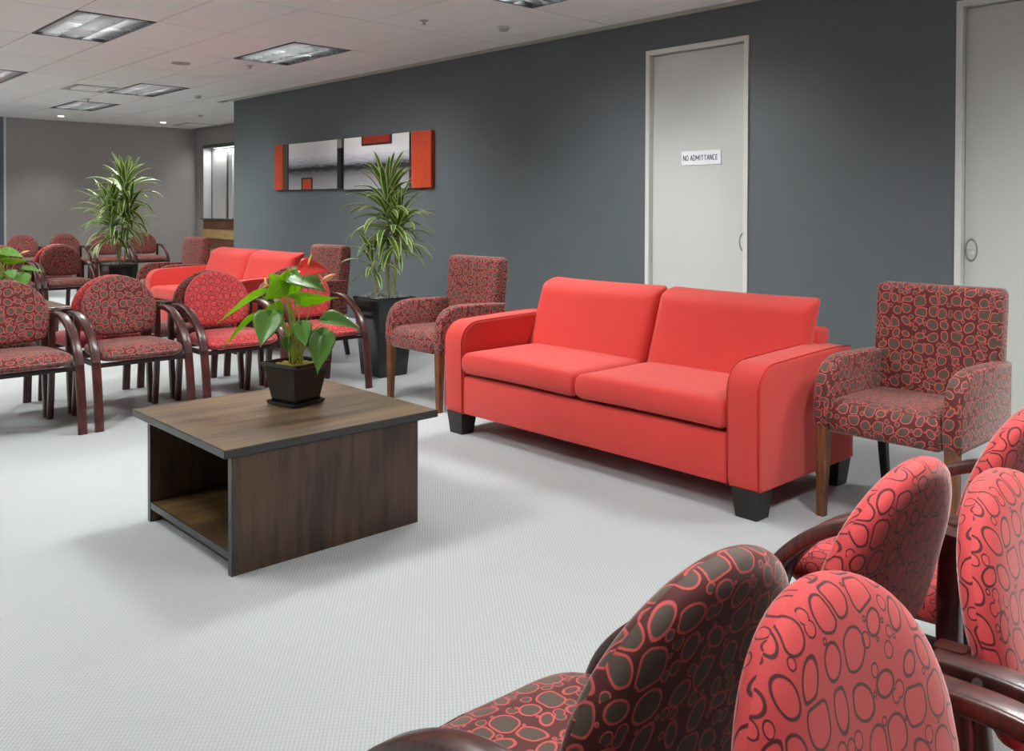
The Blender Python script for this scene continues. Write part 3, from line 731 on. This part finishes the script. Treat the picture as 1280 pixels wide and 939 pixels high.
# ------------------------------------------------------------------ plants
def square_ring(bm, s, z, rot=0, r=.012):
    pts = []
    for cx, cy, a in ((s-r, s-r, 0), (-s+r, s-r, 90), (-s+r, -s+r, 180), (s-r, -s+r, 270)):
        pts += arc(cx, cy, r, a, a+90, 3)
    return [bm.verts.new((x, y, z)) for x, y in pts]
def tapered_pot(levels, r=.012):
    bm = bmesh.new(); rs = [square_ring(bm, s, z, 0, r) for s, z in levels]
    for a, b in zip(rs, rs[1:]):
        n = len(a)
        for i in range(n): bm.faces.new((a[i], a[(i+1) % n], b[(i+1) % n], b[i]))
    bm.faces.new(rs[0][::-1]); bm.faces.new(rs[-1])
    bmesh.ops.recalc_face_normals(bm, faces=bm.faces[:]); return bm
def heart(L, W_, fold=.15, droop=.25, n=9):
    """heart leaf in local frame: base sinus at origin, tip along +y, normal +z"""
    bm = bmesh.new(); uv = bm.loops.layers.uv.verify(); rows = []
    for i in range(n+1):
        t_ = i/n
        # y along leaf from the back of the lobes (-.25) to the tip (1)
        y = -.24 + 1.24*t_
        w_ = (math.sin(PI*min(1, t_*1.02)**.62))**.8 * (1-t_**3*.25) if t_ < 1 else 0
        w_ = max(w_, 0)
        rows.append((y, w_))
    cols = 8; uvd = {}; V = []
    for (y, w_) in rows:
        r = []
        for j in range(cols+1):
            s = j/cols*2-1
            yy = y + (.10*(abs(s)**1.5)*-1 if y > .15 else 0)
            if y < 0.06: yy = y + .25*(1-abs(s))**1.2*(0.06-y)/.3*1.0
            x = s*w_*W_/2; z = fold*abs(x) - droop*L*max(0, yy)**2*.6 + .012*math.sin(s*5+y*6)*L*4*.1
            q = bm.verts.new((x, yy*L, z)); uvd[q] = (j/cols, y); r.append(q)
        V.append(r)
    for a, b in zip(V, V[1:]):
        for j in range(cols):
            f = bm.faces.new((a[j], a[j+1], b[j+1], b[j]))
            for l in f.loops: l[uv].uv = uvd[l.vert]
    bmesh.ops.remove_doubles(bm, verts=bm.verts[:], dist=1e-5)
    return bm
def orient(base, tip, up):
    b, t_ = Vector(base), Vector(tip); y = (t_-b).normalized(); z = Vector(up); z = (z - y*z.dot(y)).normalized(); x = y.cross(z)
    m_ = Matrix((x, y, z)).transposed().to_4x4(); m_.translation = b; return m_
def solid(o, th=.0012):
    md = o.modifiers.new('thickness', 'SOLIDIFY'); md.thickness = th; md.offset = 0; return o
V_ = Vector((-.68, -.73, 0))       # direction from the plant towards the room's near corner
C0 = Vector((1.879, 3.351, .4435))
def anthurium(name, label, loc, rz, group, full=True):
    t = thing(name, label, 'potted plant', loc, rz, group)
    PR = math.radians(14)
    sau = bm_obj('saucer', tapered_pot([(.076, 0), (.084, .004), (.088, .018), (.080, .018), (.077, .008)], .006), M['blackpot'], t); sau.rotation_euler = (0, 0, PR)
    pot = bm_obj('pot', tapered_pot([(.068, .010), (.072, .02), (.097, .160), (.104, .166), (.104, .180), (.095, .180), (.090, .15), (.088, .14)], .010), M['blackpot'], t); pot.rotation_euler = (0, 0, PR)
    bm = bmesh.new(); random.seed(3)
    bmesh.ops.create_grid(bm, x_segments=9, y_segments=9, size=.088)
    for v in bm.verts: v.co.z = .152 + .016*random.random() + .012*math.exp(-(v.co.x**2+v.co.y**2)*200)
    so = bm_obj('moss', bm, M['moss'], t, True); so.rotation_euler = (0, 0, PR)
    # (base, tip, up, width, lime?, fold, droop)
    LV = [((1.773, 3.45, .9), (1.605, 3.538, .798), (.35, -.1, .9), .115, 'l', .5, .12),
          ((1.734, 3.445, .803), (1.611, 3.491, .699), (.5, -.1, .8), .085, 'l', .5, .12),
          ((1.771, 3.369, .817), (1.709, 3.346, .693), (-.7, -.65, .35), .135, 'd', .25, .1),
          ((1.825, 3.374, .943), (1.754, 3.399, .880), (-.5, -.6, -.45), .100, 'l', .1, .1),
          ((1.854, 3.401, .929), (1.917, 3.342, .930), (-.5, -.6, -.6), .080, 'l', .1, .1),
          ((1.837, 3.39, .935), (1.857, 3.371, 1.023), (-.6, -.7, -.1), .070, 'l', .2, .1),
          ((1.822, 3.385, .945), (1.785, 3.42, 1.0), (-.6, -.7, -.1), .075, 'l', .2, .1),
          ((1.888, 3.369, .985), (1.965, 3.229, .928), (-.35, -.5, .8), .140, 'd', .2, .25),
          ((1.885, 3.342, .894), (1.995, 3.205, .885), (-.5, -.5, -.75), .105, 'l', .2, .1),
          ((1.868, 3.279, .78), (1.858, 3.234, .690), (-.7, -.65, .3), .090, 'd', .25, .1),
          ((1.935, 3.231, .736), (1.886, 3.194, .580), (-.6, -.75, .2), .120, 'd', .25, .1),
          ((1.975, 3.256, .79), (2.11, 3.176, .762), (-.1, -.5, .9), .110, 'd', .5, .2),
          ((1.827, 3.44, .819), (1.859, 3.438, .885), (-.6, -.6, .2), .085, 'l', .2, .1),
          ((1.847, 3.353, .715), (1.83, 3.342, .655), (-.6, -.6, .2), .050, 'd', .9, .1),
          ((1.80, 3.42, .80), (1.83, 3.36, .84), (-.5, -.6, .4), .075, 'd', .3, .2)]
    for b, tp_, up, wd, kd, fo, dr in LV:
        b, tp_ = Vector(b)-C0, Vector(tp_)-C0; L = (tp_-b).length
        o = solid(bm_obj('leaf', heart(L, wd, fo, dr), M['anth_lime' if kd == 'l' else 'anth_dark'], t, True)); o.matrix_local = orient(b, tp_, up)
        c = Vector((random.uniform(-.03, .03), random.uniform(-.03, .03), .165)); mid = c.lerp(b, .55) + Vector((0, 0, .03)) ; mid.x = c.x + (b.x-c.x)*.4; mid.y = c.y+(b.y-c.y)*.4
        bm_obj('stem', sweep(bez([c, mid, b], 5), circ(.0026, 6), Vector((.3, .9, .1))), M['stem'], t, True)
    for k in range(7):
        c = Vector((random.uniform(-.03, .03), random.uniform(-.03, .03), .165)); e_ = c + Vector((random.uniform(-.06, .06), random.uniform(-.06, .06), random.uniform(.08, .22)))
        bm_obj('stem', sweep(bez([c, c.lerp(e_, .6)+Vector((0, 0, .015)), e_], 4), circ(.0028, 6), Vector((.3, .9, .1)), scale=[1]*8+[.5]), M['stem'], t, True)
    def flower(b, tp_, up, wd, mat, base_c=(0, 0, .165), sdx=None):
        b, tp_ = Vector(b)-C0, Vector(tp_)-C0; L = (tp_-b).length
        if mat:
            o = solid(bm_obj('spathe', heart(L, wd, .35, .3), mat, t, True)); o.matrix_local = orient(b, tp_, up)
        if sdx:
            p0, p1 = [Vector(q)-C0 for q in sdx]; bm_obj('spadix', sweep([p0, p0.lerp(p1, .5), p1], circ(.0052, 8), Vector((.7, -.7, 0)), scale=[.8, 1, .5]), M['spadix'], t, True)
        c = Vector(base_c); bm_obj('stem', sweep(bez([c, c.lerp(b, .5)+Vector((0, 0, .04)), b], 5), circ(.0026, 6), Vector((.3, .9, .1))), M['stem'], t, True)
    flower((1.903, 3.330, 1.018), (1.985, 3.250, 1.010), (-.62, -.66, .42), .085, M['spathe'], sdx=((1.918, 3.316, 1.03), (1.926, 3.307, 1.072)))
    flower((1.790, 3.434, .930), (1.78, 3.44, .95), (0, 0, 1), .01, None, sdx=((1.79, 3.434, .93), (1.783, 3.441, .975)))
    def bud(p0, p1, mat, r):
        p0, p1 = Vector(p0)-C0, Vector(p1)-C0
        bm_obj('bud', sweep([p0, p0.lerp(p1, .3), p0.lerp(p1, .65), p1], circ(r, 8), Vector((.1, .2, 1)), scale=[.3, 1, .9, .25]), mat, t, True)
    bud((1.958, 3.277, .962), (2.000, 3.238, .990), M['bud'], .011); bud((1.768, 3.454, .924), (1.812, 3.415, .946), M['budred'], .009)
    b = Vector((1.958, 3.277, .962))-C0; c = Vector((0, 0, .165)); bm_obj('stem', sweep(bez([c, c.lerp(b, .5)+Vector((0, 0, .04)), b], 5), circ(.0022, 6), Vector((.3, .9, .1))), M['stem'], t, True)
    return t
an = anthurium('anthurium', 'flowering plant with red bloom in black pot on the near coffee table', tuple(C0), 0, 'flowering table plants')
la = dup(an, (1.99, 8.50, .4435), .5, 'lime leaved table plant at the left picture edge'); la.scale = (1.1, 1.1, .82)
for c_ in list(la.children):
    if c_.name.split('.')[0] in ('spathe', 'spadix'): bpy.data.objects.remove(c_)

def strap_mesh(L, wd, rise, droop, n=9):
    bm = bmesh.new(); uv = bm.loops.layers.uv.verify(); V = []; uvd = {}
    x = z = 0; a = rise
    for i in range(n+1):
        t_ = i/n; w_ = wd*(math.sin(PI*min(1, (t_*.86+.10)))**.7) * (1 if t_ < .98 else .1)
        r = []
        for j, s in enumerate((-1, 0, 1)):
            q = bm.verts.new((x, s*w_/2, z + (abs(s))*w_*.18)); uvd[q] = (j/2, t_); r.append(q)
        V.append(r); st = L/n; x += math.cos(a)*st; z += math.sin(a)*st; a -= droop/n*(.5+1.1*t_)
    for p, q in zip(V, V[1:]):
        for j in range(2):
            f = bm.faces.new((p[j], p[j+1], q[j+1], q[j]))
            for l in f.loops: l[uv].uv = uvd[l.vert]
    return bm
STR = None
def dracaena(label, loc, canes, seed, spr=1.0, planter=True):
    global STR
    t = thing('dracaena', label, 'potted plant', loc, 0, 'tall striped leaf plants')
    bm = bmesh.new(); lv = [(.122, 0), (.126, .004), (.168, .575), (.172, .59), (.172, .597), (.160, .597), (.155, .575)]
    bm.free(); bm_obj('planter', tapered_pot(lv, .006), M['planter'], t)
    random.seed(seed); bm = bmesh.new()
    for k in range(230):
        s = random.uniform(.008, .018); x, y = random.uniform(-.15, .15), random.uniform(-.15, .15); z = .585 + random.uniform(0, .016) + .018*math.exp(-(x*x+y*y)*60)
        r = bmesh.ops.create_icosphere(bm, subdivisions=1, radius=s)
        bmesh.ops.transform(bm, matrix=Matrix.Translation((x, y, z)) @ Matrix.Rotation(random.uniform(0, 3), 4, (random.random(), random.random(), random.random()+.1)) @ Matrix.Diagonal((1, .75, .5, 1)), verts=r['verts'])
    pe = bm_obj('pebbles', bm, M['pebble'], t); pe['kind'] = 'stuff'
    if STR is None:
        STR = [bm_obj('leaf', strap_mesh(L, w_, ri, dr), M['dracaena'], None, True) for L, w_, ri, dr in ((.34, .050, 1.35, .45), (.40, .060, 1.15, 1.0), (.42, .062, .85, 1.35), (.42, .060, .5, 1.5), (.40, .058, .15, 1.5), (.34, .048, -.2, 1.2))]
        protos = [o.data for o in STR]
        for o in STR: bpy.data.objects.remove(o)
        STR = protos
    for (bx, by, px, py, pz, sc, cnt, zlen) in canes:
        path = bez([(bx, by, .56), ((bx+px)/2+.01, (by+py)/2, (pz+.56)/2), (px, py, pz)], 6)
        bm_obj('cane', sweep(path, circ(.013 if sc > .7 else .009, 8), Vector((0, 1, 0))), M['cane'], t, True)
        for k in range(cnt):
            f = k/(cnt-1); kind = min(5, int(f*6)); ang = k*2.39996 + random.uniform(-.25, .25)
            o = bpy.data.objects.new('leaf', STR[kind]); S.collection.objects.link(o); o.parent = t
            zz_ = pz - zlen*(f) + random.uniform(-.015, .015) + .02
            g = (zz_ - .56)/(pz-.56); q = min(1, max(0, g)); cx = bx+(px-bx)*q; cy = by+(py-by)*q
            o.location = (cx + .01*math.cos(ang), cy + .01*math.sin(ang), zz_)
            s_ = sc*random.uniform(.82, 1.1); o.scale = (s_, s_*random.uniform(.85, 1.1), s_); o.rotation_euler = (random.uniform(-.15, .15), random.uniform(-.12, .12), ang)
    return t
dracaena('tall striped leaf plant in a black planter left of the near armchair', (3.89, 5.60, 0),
         [(.03, 0, .02, .0, 1.42, .86, 70, .42), (.05, -.03, .10, -.05, 1.20, .86, 54, .28), (-.05, .03, -.09, .03, .88, .72, 16, .10)], 5)
dracaena('tall bushy striped leaf plant before the far grey wall', (3.74, 10.85, 0),
         [(.0, 0, .07, -.02, 1.55, 1.12, 60, .34), (.03, .05, -.09, .04, 1.22, 1.15, 62, .34), (.06, 0, .10, -.06, 1.25, 1.05, 34, .28)], 9)
